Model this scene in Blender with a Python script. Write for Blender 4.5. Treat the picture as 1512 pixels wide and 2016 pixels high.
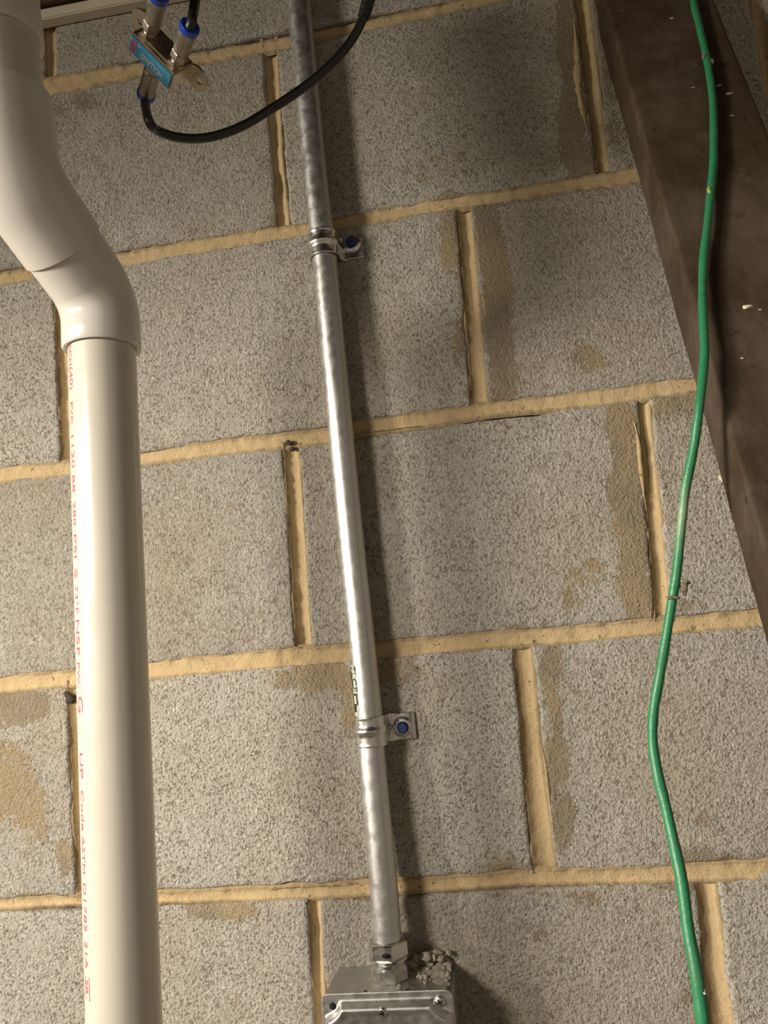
import bpy, bmesh, math, random
import numpy as np
from mathutils import Vector, Matrix
random.seed(4); rng = np.random.default_rng(7)
for o in list(bpy.data.objects): bpy.data.objects.remove(o)
scn = bpy.context.scene; col = scn.collection
# ------------------------------------------------------------------ camera
F = 1514.0
CAM = np.array([.3874, -.688, -.793])
M3 = np.array([[0.98672, 0.13370, -0.09276], [-0.11029, 0.13029, -0.98532], [-0.11965, 0.98244, 0.14330]])  # right, down, forward
cd = bpy.data.cameras.new('camera'); cam = bpy.data.objects.new('camera', cd); col.objects.link(cam)
cd.sensor_fit = 'VERTICAL'; cd.sensor_height = 24; cd.lens = F * 24 / 2016; cd.clip_start = .01
cam.matrix_world = Matrix([[M3[0][i], -M3[1][i], -M3[2][i], CAM[i]] for i in range(3)] + [[0, 0, 0, 1]])
scn.camera = cam
# ------------------------------------------------------------------ light
scn.view_settings.view_transform = 'Standard'; scn.view_settings.look = 'None'
scn.view_settings.exposure = -0.06; scn.view_settings.gamma = 1; scn.view_settings.use_curve_mapping = False
wd = bpy.data.worlds.new('world'); scn.world = wd; wd.use_nodes = True
wd.node_tree.nodes['Background'].inputs[0].default_value = (.95, .80, .62, 1)
wd.node_tree.nodes['Background'].inputs[1].default_value = .27
def lamp(name, loc, target, energy, radius, size, blend, color):
    l = bpy.data.lights.new(name, 'SPOT'); l.energy = energy; l.shadow_soft_size = radius
    l.spot_size = math.radians(size); l.spot_blend = blend; l.color = color
    o = bpy.data.objects.new(name, l); col.objects.link(o); o.location = loc
    o.rotation_euler = (Vector(target) - Vector(loc)).to_track_quat('-Z', 'Y').to_euler(); return o
lamp('near_lamp', (-.44, -.96, -.50), (.05, -.30, -1.34), 50, .13, 112, .7, (1.0, .92, .80))
lamp('far_lamp', (-2.20, -1.75, -.36), (.45, 0, -1.15), 470, .26, 46, 1.0, (1.0, .92, .80))

# ------------------------------------------------------------------ geometry helpers
def ray(u, v): return np.array([(u - 756) / F, (v - 1008) / F, 1.0]) @ M3
def U(u, v, y=0.0):                      # the place where the sight line meets the vertical plane at depth y
    d = ray(u, v); return CAM + d * (y - CAM[1]) / d[1]
def UZ(u, v, Z): return CAM + ray(u, v) * Z
def pj(p):
    c = M3 @ (np.asarray(p, float) - CAM); return 756 + F * c[0] / c[2], 1008 + F * c[1] / c[2]
def vnoise(x, z, s, seed):
    x = np.asarray(x, float) / s + 100; z = np.asarray(z, float) / s + 100
    xi = np.floor(x).astype(np.int64); zi = np.floor(z).astype(np.int64); fx = x - xi; fz = z - zi
    fx = fx * fx * (3 - 2 * fx); fz = fz * fz * (3 - 2 * fz)
    def h(a, b):
        n = (a * 374761393 + b * 668265263 + seed * 974634777) & 0xffffffff
        n = ((n ^ (n >> 13)) * 1274126177) & 0xffffffff
        return ((n ^ (n >> 16)) & 0xffff) / 32767.5 - 1
    return (h(xi, zi) * (1 - fx) + h(xi + 1, zi) * fx) * (1 - fz) + (h(xi, zi + 1) * (1 - fx) + h(xi + 1, zi + 1) * fx) * fz

def mesh_obj(name, verts, faces, mat, parent=None, smooth=True):
    m = bpy.data.meshes.new(name); m.from_pydata([tuple(map(float, v)) for v in verts], [], faces); m.update()
    if smooth: m.polygons.foreach_set('use_smooth', [True] * len(m.polygons))
    m.materials.append(mat); o = bpy.data.objects.new(name, m); col.objects.link(o)
    if parent: o.parent = parent; o.matrix_parent_inverse = Matrix.Identity(4); o.location = -Vector(parent.location) if parent.type == 'EMPTY' else (0, 0, 0)
    return o
def bm_obj(name, bm, mat, parent=None, smooth=False):
    m = bpy.data.meshes.new(name); bm.to_mesh(m); bm.free()
    if smooth: m.polygons.foreach_set('use_smooth', [True] * len(m.polygons))
    m.materials.append(mat); o = bpy.data.objects.new(name, m); col.objects.link(o)
    if parent: o.parent = parent; o.location = -Vector(parent.location) if parent.type == 'EMPTY' else (0, 0, 0)
    return o
def thing(name, loc, label, cat, group=None):
    o = bpy.data.objects.new(name, None); col.objects.link(o); o.location = Vector(loc); o.empty_display_size = .02
    tag(o, label, cat, group); return o
def tag(o, label, cat=None, group=None, kind=None):
    if label: o['label'] = label
    if cat: o['category'] = cat
    if group: o['group'] = group
    if kind: o['kind'] = kind
    return o
def nrm(v): v = np.asarray(v, float); return v / np.linalg.norm(v)
def smooth_path(pts, step=.003):
    P = [np.asarray(p, float) for p in pts]; P = [2 * P[0] - P[1]] + P + [2 * P[-1] - P[-2]]; out = []
    for i in range(1, len(P) - 2):
        n = max(2, int(np.linalg.norm(P[i + 1] - P[i]) / step))
        for k in range(n):
            t = k / n
            out.append(.5 * ((2 * P[i]) + (-P[i - 1] + P[i + 1]) * t + (2 * P[i - 1] - 5 * P[i] + 4 * P[i + 1] - P[i + 2]) * t * t + (-P[i - 1] + 3 * P[i] - 3 * P[i + 1] + P[i + 2]) * t ** 3))
    out.append(P[-2]); return out
def tube(path, radii, n=32, cap=True):
    path = [np.asarray(p, float) for p in path]; N = len(path)
    if not hasattr(radii, '__len__'): radii = [radii] * N
    T = [nrm(path[min(i + 1, N - 1)] - path[max(i - 1, 0)]) for i in range(N)]
    # steps in radius may put two rings at the same place
    a = nrm(np.cross(T[0], [0.31, .2, .93]) if abs(T[0][2]) < .9 else np.cross(T[0], [1, 0, 0]))
    V = []; Fc = []
    for i in range(N):
        a = nrm(a - T[i] * (a @ T[i])); b = np.cross(T[i], a)
        for k in range(n):
            q = 2 * math.pi * k / n; V.append(path[i] + radii[i] * (a * math.cos(q) + b * math.sin(q)))
    for i in range(N - 1):
        for k in range(n):
            k2 = (k + 1) % n; Fc.append((i * n + k, i * n + k2, (i + 1) * n + k2, (i + 1) * n + k))
    if cap:
        Fc.append(tuple(range(n))[::-1]); Fc.append(tuple((N - 1) * n + k for k in range(n)))
    return V, Fc
def lathe(origin, axis, prof, n=32, sides=None, off=.25):
    """prof: (distance along axis, radius); sides: a polygonal section"""
    ax = nrm(axis); a = nrm(np.cross(ax, [.2, 1, .1])); b = np.cross(ax, a); V = []; Fc = []; n = sides or n
    for d, r in prof:
        for k in range(n):
            q = 2 * math.pi * (k + off) / n; V.append(np.asarray(origin) + ax * d + r * (a * math.cos(q) + b * math.sin(q)))
    for i in range(len(prof) - 1):
        for k in range(n):
            k2 = (k + 1) % n; Fc.append((i * n + k, i * n + k2, (i + 1) * n + k2, (i + 1) * n + k))
    Fc.append(tuple(range(n))[::-1]); Fc.append(tuple((len(prof) - 1) * n + k for k in range(n)))
    return V, Fc
def fix_normals(o):
    bm = bmesh.new(); bm.from_mesh(o.data); bmesh.ops.recalc_face_normals(bm, faces=bm.faces); bm.to_mesh(o.data); bm.free(); return o
def sharp(o, ang=35):
    bm = bmesh.new(); bm.from_mesh(o.data); bmesh.ops.recalc_face_normals(bm, faces=bm.faces)
    for e in bm.edges:
        e.smooth = not (len(e.link_faces) == 2 and e.calc_face_angle(0) > math.radians(ang))
    for f in bm.faces: f.smooth = True
    bm.to_mesh(o.data); bm.free(); return o
def merge(lst):
    V = []; Fc = []
    for v, f in lst:
        k = len(V); V += list(v); Fc += [tuple(i + k for i in q) for q in f]
    return V, Fc
def oriented_box(c, X, Y, Z, sx, sy, sz, bev=0, seg=2):
    bm = bmesh.new(); bmesh.ops.create_cube(bm, size=1)
    for v in bm.verts: v.co = Vector((v.co.x * sx, v.co.y * sy, v.co.z * sz))
    if bev: bmesh.ops.bevel(bm, geom=bm.edges[:], offset=bev, segments=seg, affect='EDGES')
    X, Y, Z = map(np.asarray, (X, Y, Z))
    for v in bm.verts: v.co = Vector(np.asarray(c) + X * v.co.x + Y * v.co.y + Z * v.co.z)
    bmesh.ops.recalc_face_normals(bm, faces=bm.faces); return bm

# ------------------------------------------------------------------ materials
class NT:
    def __init__(s, name):
        s.m = bpy.data.materials.new(name); s.m.use_nodes = True; s.t = s.m.node_tree; s.b = s.t.nodes['Principled BSDF']
        s.co = s.t.nodes.new('ShaderNodeNewGeometry').outputs['Position']
    def n(s, ty, **kw):
        x = s.t.nodes.new(ty)
        for k, v in kw.items(): setattr(x, k, v)
        return x
    def put(s, sock, val):
        if isinstance(val, bpy.types.NodeSocket): s.t.links.new(val, sock)
        elif isinstance(val, tuple) and len(val) == 3 and sock.type == 'RGBA': sock.default_value = (*val, 1)
        else: sock.default_value = val
    def noise(s, scale, detail=2, rough=.5, co=None, dist=0, col=False):
        x = s.n('ShaderNodeTexNoise'); x.inputs['Scale'].default_value = scale; x.inputs['Detail'].default_value = detail
        x.inputs['Roughness'].default_value = rough; x.inputs['Distortion'].default_value = dist; s.t.links.new(co or s.co, x.inputs['Vector'])
        return x.outputs['Color' if col else 'Fac']
    def voro(s, scale, feature='F1', out='Distance', co=None, rnd=1):
        x = s.n('ShaderNodeTexVoronoi', feature=feature); x.inputs['Scale'].default_value = scale; x.inputs['Randomness'].default_value = rnd
        s.t.links.new(co or s.co, x.inputs['Vector']); return x.outputs[out]
    def ramp(s, fac, a, b, lo=0., hi=1.):
        x = s.n('ShaderNodeMapRange', interpolation_type='SMOOTHSTEP')
        for k, v in ((1, a), (2, b), (3, lo), (4, hi)): s.put(x.inputs[k], v)
        s.put(x.inputs[0], fac); return x.outputs[0]
    def math(s, op, a, b=0., clamp=False):
        x = s.n('ShaderNodeMath', operation=op, use_clamp=clamp); s.put(x.inputs[0], a); s.put(x.inputs[1], b); return x.outputs[0]
    def mix(s, fac, a, b, mode='MIX'):
        x = s.n('ShaderNodeMix', data_type='RGBA', blend_type=mode); s.put(x.inputs[0], fac); s.put(x.inputs[6], a); s.put(x.inputs[7], b); return x.outputs[2]
    def scale_co(s, x, y, z):
        k = s.n('ShaderNodeVectorMath', operation='MULTIPLY'); s.t.links.new(s.co, k.inputs[0]); k.inputs[1].default_value = (x, y, z); return k.outputs[0]
    def bump(s, h, dist, strength=1., base=None):
        x = s.n('ShaderNodeBump'); x.inputs['Distance'].default_value = dist; x.inputs['Strength'].default_value = strength
        s.put(x.inputs['Height'], h)
        if base: s.t.links.new(base, x.inputs['Normal'])
        return x.outputs['Normal']
    def attr(s, name):
        x = s.n('ShaderNodeAttribute'); x.attribute_name = name; return x.outputs['Fac']
    def set(s, **kw):
        for k, v in kw.items(): s.put(s.b.inputs[k.replace('_', ' ')], v)
        return s.m
def plain(name, c, rough=.5, metal=0., bump=0, scale=400, var=0):
    t = NT(name); cc = c
    if var: cc = t.mix(t.noise(scale * .3, 3), tuple(x * (1 - var) for x in c), tuple(min(1, x * (1 + var)) for x in c))
    k = dict(Base_Color=cc, Roughness=rough, Metallic=metal)
    if bump: k['Normal'] = t.bump(t.noise(scale, 3), bump)
    return t.set(**k)

def block_material():
    t = NT('concrete_block'); wob = t.n('ShaderNodeVectorMath', operation='MULTIPLY_ADD')
    t.t.links.new(t.noise(420, 2, .5, col=True), wob.inputs[0]); wob.inputs[1].default_value = (.0045,) * 3; t.t.links.new(t.co, wob.inputs[2])
    co = wob.outputs[0]; st = t.attr('stain'); oi = t.n('ShaderNodeObjectInfo').outputs['Random']
    f = t.noise(430, 3, .6, dist=.2)
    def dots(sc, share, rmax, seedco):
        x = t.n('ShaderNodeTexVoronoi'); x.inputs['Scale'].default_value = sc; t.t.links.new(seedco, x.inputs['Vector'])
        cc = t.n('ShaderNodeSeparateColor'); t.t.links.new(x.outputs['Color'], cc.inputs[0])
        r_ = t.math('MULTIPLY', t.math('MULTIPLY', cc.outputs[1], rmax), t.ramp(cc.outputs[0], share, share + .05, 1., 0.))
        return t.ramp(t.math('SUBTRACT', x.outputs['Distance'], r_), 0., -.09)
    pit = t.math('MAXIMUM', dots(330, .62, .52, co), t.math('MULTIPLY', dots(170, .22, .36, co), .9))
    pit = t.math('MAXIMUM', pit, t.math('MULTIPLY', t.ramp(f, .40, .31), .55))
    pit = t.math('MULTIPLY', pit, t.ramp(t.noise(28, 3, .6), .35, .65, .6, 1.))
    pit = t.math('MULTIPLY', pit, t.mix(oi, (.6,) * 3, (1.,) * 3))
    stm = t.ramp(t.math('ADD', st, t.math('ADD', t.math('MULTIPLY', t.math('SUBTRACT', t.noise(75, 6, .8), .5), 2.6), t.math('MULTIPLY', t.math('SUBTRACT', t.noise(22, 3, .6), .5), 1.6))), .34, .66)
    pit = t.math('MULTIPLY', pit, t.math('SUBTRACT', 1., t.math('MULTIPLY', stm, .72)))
    cv = t.ramp(t.noise(340, 2, .6), .3, .7); cell = t.voro(260, 'F1', 'Color'); c2 = t.n('ShaderNodeSeparateColor'); t.t.links.new(cell, c2.inputs[0]); c2 = c2.outputs[0]
    base = t.mix(cv, (.335, .312, .268), (.455, .43, .38))
    base = t.mix(t.ramp(t.noise(6.5, 4, .6), .35, .7, 0, .55), base, (.37, .315, .235))
    base = t.mix(t.ramp(t.noise(35, 4, .6), .45, .75, 0, .5), base, (.50, .475, .42))
    base = t.mix(t.math('MULTIPLY', t.ramp(c2, .93, .95), t.ramp(f, .5, .6, 0, .7)), base, (.60, .56, .48))
    base = t.mix(t.math('MULTIPLY', t.ramp(c2, .035, .025), .45), base, (.22, .15, .10))
    base = t.mix(t.math('MULTIPLY', t.ramp(t.noise(24, 4, .7), .64, .74), .45), base, (.33, .20, .11))
    base = t.mix(t.math('MULTIPLY', pit, .74), base, (.115, .097, .072))  # pit colour: dirt and open pores, plus painted occlusion shade the bump lacks
    sc = t.mix(t.noise(55, 6, .75), (.165, .125, .07), (.33, .27, .19)); sc = t.mix(t.ramp(t.noise(9, 2), .5, .62, 0, .6), sc, (.37, .275, .15))
    base = t.mix(t.math('MULTIPLY', stm, .84), base, sc)
    tint = t.mix(oi, (.88, .86, .84), (1.06, 1.06, 1.04)); base = t.mix(1., base, tint, 'MULTIPLY')
    h = t.math('ADD', t.math('MULTIPLY', pit, -1.), t.math('MULTIPLY', f, 1.5))
    n1 = t.bump(h, .0014, 1.); n2 = t.bump(t.noise(900, 3, .6), .00035, .8, n1); n3 = t.bump(t.noise(150, 3, .6), .0018, .8, n2)
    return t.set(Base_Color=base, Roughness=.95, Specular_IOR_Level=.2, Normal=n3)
def mortar_material(name='mortar', k=1.):
    t = NT(name)
    base = t.mix(t.noise(14, 4, .6), (.43 * k, .315 * k, .165 * k), (.57 * k, .43 * k, .245 * k))
    base = t.mix(t.ramp(t.noise(45, 5, .7), .57, .72, 0, .7), base, (.33, .225, .10))
    base = t.mix(t.ramp(t.noise(380, 2, .6), .63, .72, 0, .45), base, (.20, .14, .07))
    e = t.attr('rough'); em = t.ramp(t.math('ADD', e, t.math('MULTIPLY', t.noise(160, 3, .7), .8)), .9, 1.15)
    base = t.mix(t.math('MULTIPLY', em, .65), base, (.30, .225, .13))
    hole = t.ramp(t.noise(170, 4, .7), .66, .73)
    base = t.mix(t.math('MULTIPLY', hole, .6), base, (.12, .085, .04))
    n1 = t.bump(t.noise(500, 4, .7), .0007, .9); n2 = t.bump(t.noise(90, 4, .65), .0022, .8, n1)
    n3 = t.bump(t.math('MULTIPLY', hole, -1.), .0015, 1., n2)
    return t.set(Base_Color=base, Roughness=.95, Specular_IOR_Level=.2, Normal=n3)
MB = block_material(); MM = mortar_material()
def pvc_material(name, c, c2):
    t = NT(name); base = t.mix(t.noise(9, 3), c, c2)
    base = t.mix(t.ramp(t.noise(70, 5, .7, co=t.scale_co(1, 1, .25)), .62, .75, 0, .25), base, (.55, .48, .38))
    base = t.mix(t.ramp(t.noise(420, 1), .78, .80, 0, .6), base, (.3, .25, .2))
    return t.set(Base_Color=base, Roughness=t.ramp(t.noise(30, 3), .3, .7, .20, .34), Normal=t.bump(t.noise(60, 2, co=t.scale_co(1, 1, .1)), .0004, .35))
M_pipe = pvc_material('pvc_pipe', (.55, .51, .43), (.61, .565, .485)); M_fit = pvc_material('pvc_fitting', (.60, .565, .51), (.64, .605, .55))
def emt_material():
    t = NT('galvanised_conduit')
    base = t.mix(t.noise(60, 5, .6, co=t.scale_co(1, 1, .25)), (.52, .51, .49), (.74, .73, .70))
    base = t.mix(t.ramp(t.noise(300, 3), .64, .74, 0, .5), base, (.22, .20, .17))
    r = t.ramp(t.noise(120, 4, .6), .3, .7, .34, .50)
    return t.set(Base_Color=base, Metallic=.94, Roughness=r, Normal=t.bump(t.noise(220, 4, .6, co=t.scale_co(1, 1, .4)), .00016, .6))
M_emt = emt_material()
def steel(name, a, b, rough, bump=.0003, sc=80):
    t = NT(name); base = t.mix(t.noise(sc, 4, .6), a, b)
    return t.set(Base_Color=base, Metallic=1., Roughness=t.ramp(t.noise(sc * 2, 3), .3, .7, rough, rough + .15), Normal=t.bump(t.noise(sc * 2, 3), bump, .5))
M_box = steel('galvanised_box_steel', (.50, .49, .47), (.66, .65, .63), .38, sc=60)
M_strap = steel('zinc_strap', (.66, .64, .60), (.82, .80, .77), .22)
M_zinc = steel('zinc_fitting', (.62, .61, .58), (.80, .79, .76), .20)
M_nick = steel('nickel_brass', (.50, .43, .33), (.66, .58, .46), .28)
M_grayc = steel('dull_connector_metal', (.26, .23, .19), (.36, .32, .27), .42)
M_blue = plain('blue_screw_coating', (.012, .035, .13), .45, 0, .0002, 900, .2)
M_ring = plain('blue_plastic', (.01, .05, .36), .35)
M_black = plain('black_cable_jacket', (.016, .014, .012), .38, 0, .0001, 600, .3)
M_tape = plain('black_tape', (.007, .007, .007), .5, 0, .0006, 300)
M_sblue = plain('blue_label', (.045, .28, .46), .35, 0, 0, 500, .12)
M_white = plain('white_print', (.75, .82, .85), .5)
M_pale = plain('pale_blue_print', (.20, .48, .66), .5)
M_redp = plain('red_print', (.45, .10, .22), .5)
M_red = plain('red_pipe_ink', (.50, .07, .12), .5)
M_dark = plain('dark_hole', (.006, .006, .006), .8)
M_green_ink = plain('dark_green_ink', (.015, .035, .018), .5)
M_sticker = plain('pale_green_sticker', (.50, .54, .44), .4)
M_paint = plain('white_trim_paint', (.62, .55, .42), .5, 0, .0003, 200, .08)
def wood_material(name, a, b, dusty):
    t = NT(name); co = t.scale_co(1, 1, .12)
    g = t.noise(120, 5, .65, co=co, dist=.6); base = t.mix(g, a, b)
    base = t.mix(t.ramp(t.noise(9, 5, .65), .42, .68, 0, dusty), base, (.115, .088, .064))
    base = t.mix(t.ramp(t.noise(60, 4, .7), .60, .72, 0, .6), base, tuple(x * .35 for x in a))
    base = t.mix(t.ramp(t.noise(150, 3, .7), .72, .80, 0, .7), base, (.42, .35, .27))
    n = t.bump(t.noise(200, 5, .7, co=co), .0006, .7)
    return t.set(Base_Color=base, Roughness=.8, Specular_IOR_Level=.3, Normal=t.bump(t.noise(40, 4, .6), .0015, .6, n))
M_wood = wood_material('dark_wood', (.026, .014, .006), (.062, .038, .020), .65)
M_plate = wood_material('brown_wood', (.06, .035, .018), (.12, .07, .04), .2)
def cord_material():
    t = NT('green_cord'); a = t.attr('dust')
    base = t.mix(t.noise(300, 3), (.014, .14, .055), (.036, .25, .105))
    base = t.mix(t.ramp(t.noise(60, 4, .7), .48, .72, 0, .6), base, (.06, .16, .075))
    base = t.mix(t.math('MULTIPLY', a, t.ramp(t.noise(160, 3), .25, .6, .45, .95)), base, (.22, .34, .19))
    return t.set(Base_Color=base, Roughness=.42, Normal=t.bump(t.noise(500, 3), .0004, .6))
M_cord = cord_material()
M_debris = plain('mortar_crumb_dust', (.36, .32, .26), .95, 0, .0015, 260, .4)
M_web = plain('grey_dust', (.16, .13, .09), 1., 0, .001, 400, .4)
M_clump = plain('dark_dirt', (.05, .042, .032), 1., 0, .001, 400, .4)
M_chip = plain('cream_chip', (.75, .68, .52), .8)

# ------------------------------------------------------------------ the block wall
# a joint is a row of (u, upper edge, lower edge) for beds and (v, left edge, right edge) for heads
BED = {
 1: [(-300, 232, 268), (0, 170, 209), (100, 149, 188), (220, 131, 161), (407, 100, 120), (540, 77, 99), (700, 44, 63), (760, 31, 50), (1000, -22, 0), (1600, -150, -125)],
 2: [(-300, 578, 606), (0, 537, 562), (75, 526, 549), (260, 494, 522), (400, 468, 497), (560, 445, 470), (700, 422, 447), (800, 400, 426), (880, 386, 412), (1000, 373, 397), (1080, 359, 380), (1245, 329, 361), (1620, 268, 300)],
 3: [(-300, 955, 985), (0, 916, 950), (130, 909, 936), (290, 885, 912), (520, 857, 885), (640, 845, 873), (700, 829, 857), (832, 811, 840), (977, 792, 815), (1196, 764, 796), (1375, 736, 770), (1620, 708, 738)],
 4: [(-300, 1365, 1397), (0, 1331, 1364), (140, 1320, 1351), (293, 1300, 1336), (580, 1276, 1313), (686, 1272, 1309), (832, 1256, 1293), (977, 1243, 1274), (1123, 1235, 1267), (1305, 1218, 1247), (1500, 1202, 1235), (1700, 1180, 1213)],
 5: [(-300, 1790, 1813), (0, 1770, 1791), (150, 1763, 1782), (316, 1758, 1778), (607, 1745, 1771), (845, 1731, 1755), (1044, 1716, 1742), (1242, 1709, 1739), (1512, 1696, 1732), (1750, 1682, 1716)],
 6: [(-400, 2262, 2290), (600, 2235, 2265), (1240, 2210, 2240), (1800, 2180, 2214)],
 0: [(-300, -110, -90), (600, -235, -215), (1600, -420, -400)]}
HEAD = {  # (course below bed k): list of joints, each of (v, left, right)
 0: [[(-200, 76, 95), (50, 85, 107), (148, 89, 110)], [(-260, 880, 900), (0, 905, 926)]],
 1: [[(-110, -330, -305), (570, -322, -296)], [(60, 513, 542), (100, 518, 546), (318, 531, 555), (450, 545, 570)], [(-60, 1128, 1154), (0, 1134, 1160), (160, 1150, 1180), (340, 1178, 1203)], [(-110, 1462, 1486), (60, 1490, 1512), (320, 1530, 1552)]],
 2: [[(530, 104, 126), (640, 108, 128), (920, 119, 142)], [(405, 900, 928), (489, 908, 936), (773, 926, 960), (800, 928, 962)], [(330, 1640, 1665), (740, 1690, 1716)]],
 3: [[(960, -345, -318), (1360, -340, -312)], [(870, 557, 588), (888, 558, 589), (1264, 581, 613), (1285, 582, 614)], [(780, 1258, 1279), (810, 1259, 1280), (1000, 1274, 1302), (1182, 1289, 1321), (1225, 1291, 1324)], [(740, 1640, 1668), (1200, 1690, 1720)]],
 4: [[(1340, 130, 150), (1770, 150, 172)], [(1260, 1008, 1048), (1305, 1011, 1051), (1500, 1028, 1068), (1682, 1048, 1094), (1725, 1050, 1096)], [(1200, 1760, 1790), (1700, 1810, 1840)]],
 5: [[(1800, -320, -290), (2270, -310, -280)], [(1765, 607, 631), (1805, 609, 632), (2006, 619, 641), (2250, 634, 658)], [(1735, 1370, 1412), (1767, 1372, 1416), (2016, 1399, 1451), (2230, 1420, 1470)]]}
def interp(row, x, k):
    xs = [r[0] for r in row]; return float(np.interp(x, xs, [r[k] for r in row]))
# stains and smeared mortar films: (u, v, ru, rv, angle, strength)
STAIN = [(1225, 830, 26, 50, 0, 1), (1232, 950, 30, 90, .1, 1.1), (1248, 1080, 30, 100, .05, 1.), (1262, 1180, 32, 50, 0, .9), (1330, 800, 60, 30, -.1, .8), (1290, 900, 22, 90, .08, .45),
 (962, 470, 26, 60, 0, 1), (978, 600, 28, 90, .06, 1.), (990, 720, 24, 80, 0, .95), (890, 480, 22, 60, 0, .85), (905, 640, 12, 120, .06, .6),
 (1122, 60, 22, 130, 0, 1.15), (1130, 210, 24, 100, .1, 1.1), (1150, 320, 32, 44, .1, 1.), (1185, 60, 26, 130, 0, 1.15), (1205, 260, 14, 80, 0, .5),
 (620, 1335, 90, 26, -.1, .85), (690, 1390, 18, 60, 0, .8), (790, 1320, 90, 22, -.1, .6), (1155, 1130, 40, 34, 0, .62), (1125, 1175, 20, 40, 0, .5), (1165, 1115, 22, 20, 0, .9),
 (1155, 705, 32, 26, 0, .85), (1085, 1320, 22, 60, 0, .8), (1092, 1500, 24, 52, .1, 1.1), (1108, 1620, 24, 56, .1, 1.1), (1095, 1420, 14, 50, 0, .8),
 (30, 1390, 62, 36, -.1, 1.), (20, 1560, 56, 110, -.4, .75), (135, 1690, 26, 40, 0, .7), (430, 1790, 70, 22, 0, 1.), (60, 1770, 120, 12, 0, .6), (1390, 1690, 80, 18, 0, .85), (1385, 1612, 22, 24, 0, .75),
 (1050, 1835, 30, 16, 0, .6), (760, 1760, 90, 14, 0, .6), (1060, 1765, 140, 10, 0, .5), (920, 400, 70, 24, -.1, .8), (1030, 1240, 90, 16, -.1, .5), (700, 830, 60, 16, 0, .4), (1330, 1190, 60, 14, 0, .4),
 (1180, 300, 90, 40, 0, .4), (570, 1290, 80, 14, 0, .5), (1000, 1700, 60, 24, 0, .6), (960, 770, 50, 22, 0, .6), (548, 440, 22, 30, 0, .7), (530, 400, 14, 40, 0, .5), (350, 900, 60, 10, 0, .4), (1340, 1750, 50, 16, 0, .7), (1350, 1900, 14, 120, 0, .35),
 (880, 330, 90, 26, -.1, .42), (200, 200, 60, 20, 0, .45), (90, 200, 40, 50, 0, .5)]
def stain_at(W):
    c = (W - CAM) @ M3.T; u = 756 + F * c[:, 0] / c[:, 2]; v = 1008 + F * c[:, 1] / c[:, 2]; s = np.zeros(len(W))
    for (a, b, ru, rv, an, st) in STAIN:
        du, dv = u - a, v - b; x = du * math.cos(an) + dv * math.sin(an); y = -du * math.sin(an) + dv * math.cos(an)
        s = np.maximum(s, st * np.clip(1.25 - .6 * ((x / ru) ** 2 + (y / rv) ** 2), 0, 1))
    return s
wall = mesh_obj('wall_back', [(-.75, .024, .05), (1.3, .024, .05), (1.3, .024, -2.25), (-.75, .024, -2.25), (-.75, .2, .05), (1.3, .2, .05), (1.3, .2, -2.25), (-.75, .2, -2.25)],
  [(0, 3, 2, 1), (4, 5, 6, 7), (0, 1, 5, 4), (3, 7, 6, 2), (0, 4, 7, 3), (1, 2, 6, 5)], MM, smooth=False)
wall['kind'] = 'structure'
def add_attr(o, name, arr):
    a = o.data.attributes.new(name, 'FLOAT', 'POINT'); a.data.foreach_set('value', np.asarray(arr, np.float32))
BEV = .0032
def block(tl, tr, br, bl, dy):
    TL, TR, BR, BL = [U(*p) for p in (tl, tr, br, bl)]
    L = np.linalg.norm(TR - TL); H = np.linalg.norm(TL - BL)
    def marks(D):
        e = [0, 0, .0004, .001, .0018, .0032, .005]; n = max(2, int((D - .01) / .006)); mid = list(np.linspace(.005, D - .005, n + 1))[1:-1]
        return np.array(e + mid + [D - x for x in e[::-1]])
    sx, sz = marks(L), marks(H); S, Tt = np.meshgrid(sx, sz); s = (S / L)[..., None]; t = (Tt / H)[..., None]
    P = (TL * (1 - s) + TR * s) * (1 - t) + (BL * (1 - s) + BR * s) * t
    d = np.minimum(np.minimum(S, L - S), np.minimum(Tt, H - Tt))
    y = np.where(d < BEV, BEV - np.sqrt(np.maximum(0, BEV ** 2 - (BEV - d) ** 2)), 0.)
    nz, nx = S.shape; side = np.zeros_like(S, bool); side[0] = side[-1] = True; side[:, 0] = side[:, -1] = True
    y = np.where(side, .026, y)
    x, z = P[..., 0].copy(), P[..., 2].copy()
    fall = np.exp(-np.maximum(d, 0) / .012)
    jx = (vnoise(x, z, .009, 1) * .0009 + vnoise(x, z, .028, 2) * .0013) * fall; jz = (vnoise(x, z, .009, 3) * .0009 + vnoise(x, z, .028, 4) * .0013) * fall
    # chipped corners and edges
    chip = np.clip(vnoise(x, z, .016, 5) - .45, 0, 1) * np.clip(1 - d / .007, 0, 1) * .006
    y = y + np.where(side, 0, chip + vnoise(x, z, .02, 6) * .0005 + vnoise(x, z, .007, 8) * .0003 + dy)
    V = np.stack([x + jx, y, z + jz], -1).reshape(-1, 3); idx = np.arange(nz * nx).reshape(nz, nx)
    q = np.stack([idx[:-1, :-1], idx[1:, :-1], idx[1:, 1:], idx[:-1, 1:]], -1).reshape(-1, 4)
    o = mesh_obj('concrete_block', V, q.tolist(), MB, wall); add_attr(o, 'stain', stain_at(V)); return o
for k in range(0, 6):
    joints = HEAD[k]
    ups, los = BED[k], BED[k + 1]
    for i in range(len(joints) - 1):
        L, R = joints[i], joints[i + 1]
        def corner(j, side, bed, which):
            u = interp(j, 0, side); v = 0
            for _ in range(6):
                v = interp(bed, u, which); u = interp(j, v, side)
            return (u, v)
        block(corner(L, 2, ups, 2), corner(R, 1, ups, 2), corner(R, 1, los, 1), corner(L, 2, los, 1), random.uniform(-.0006, .0006))
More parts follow.
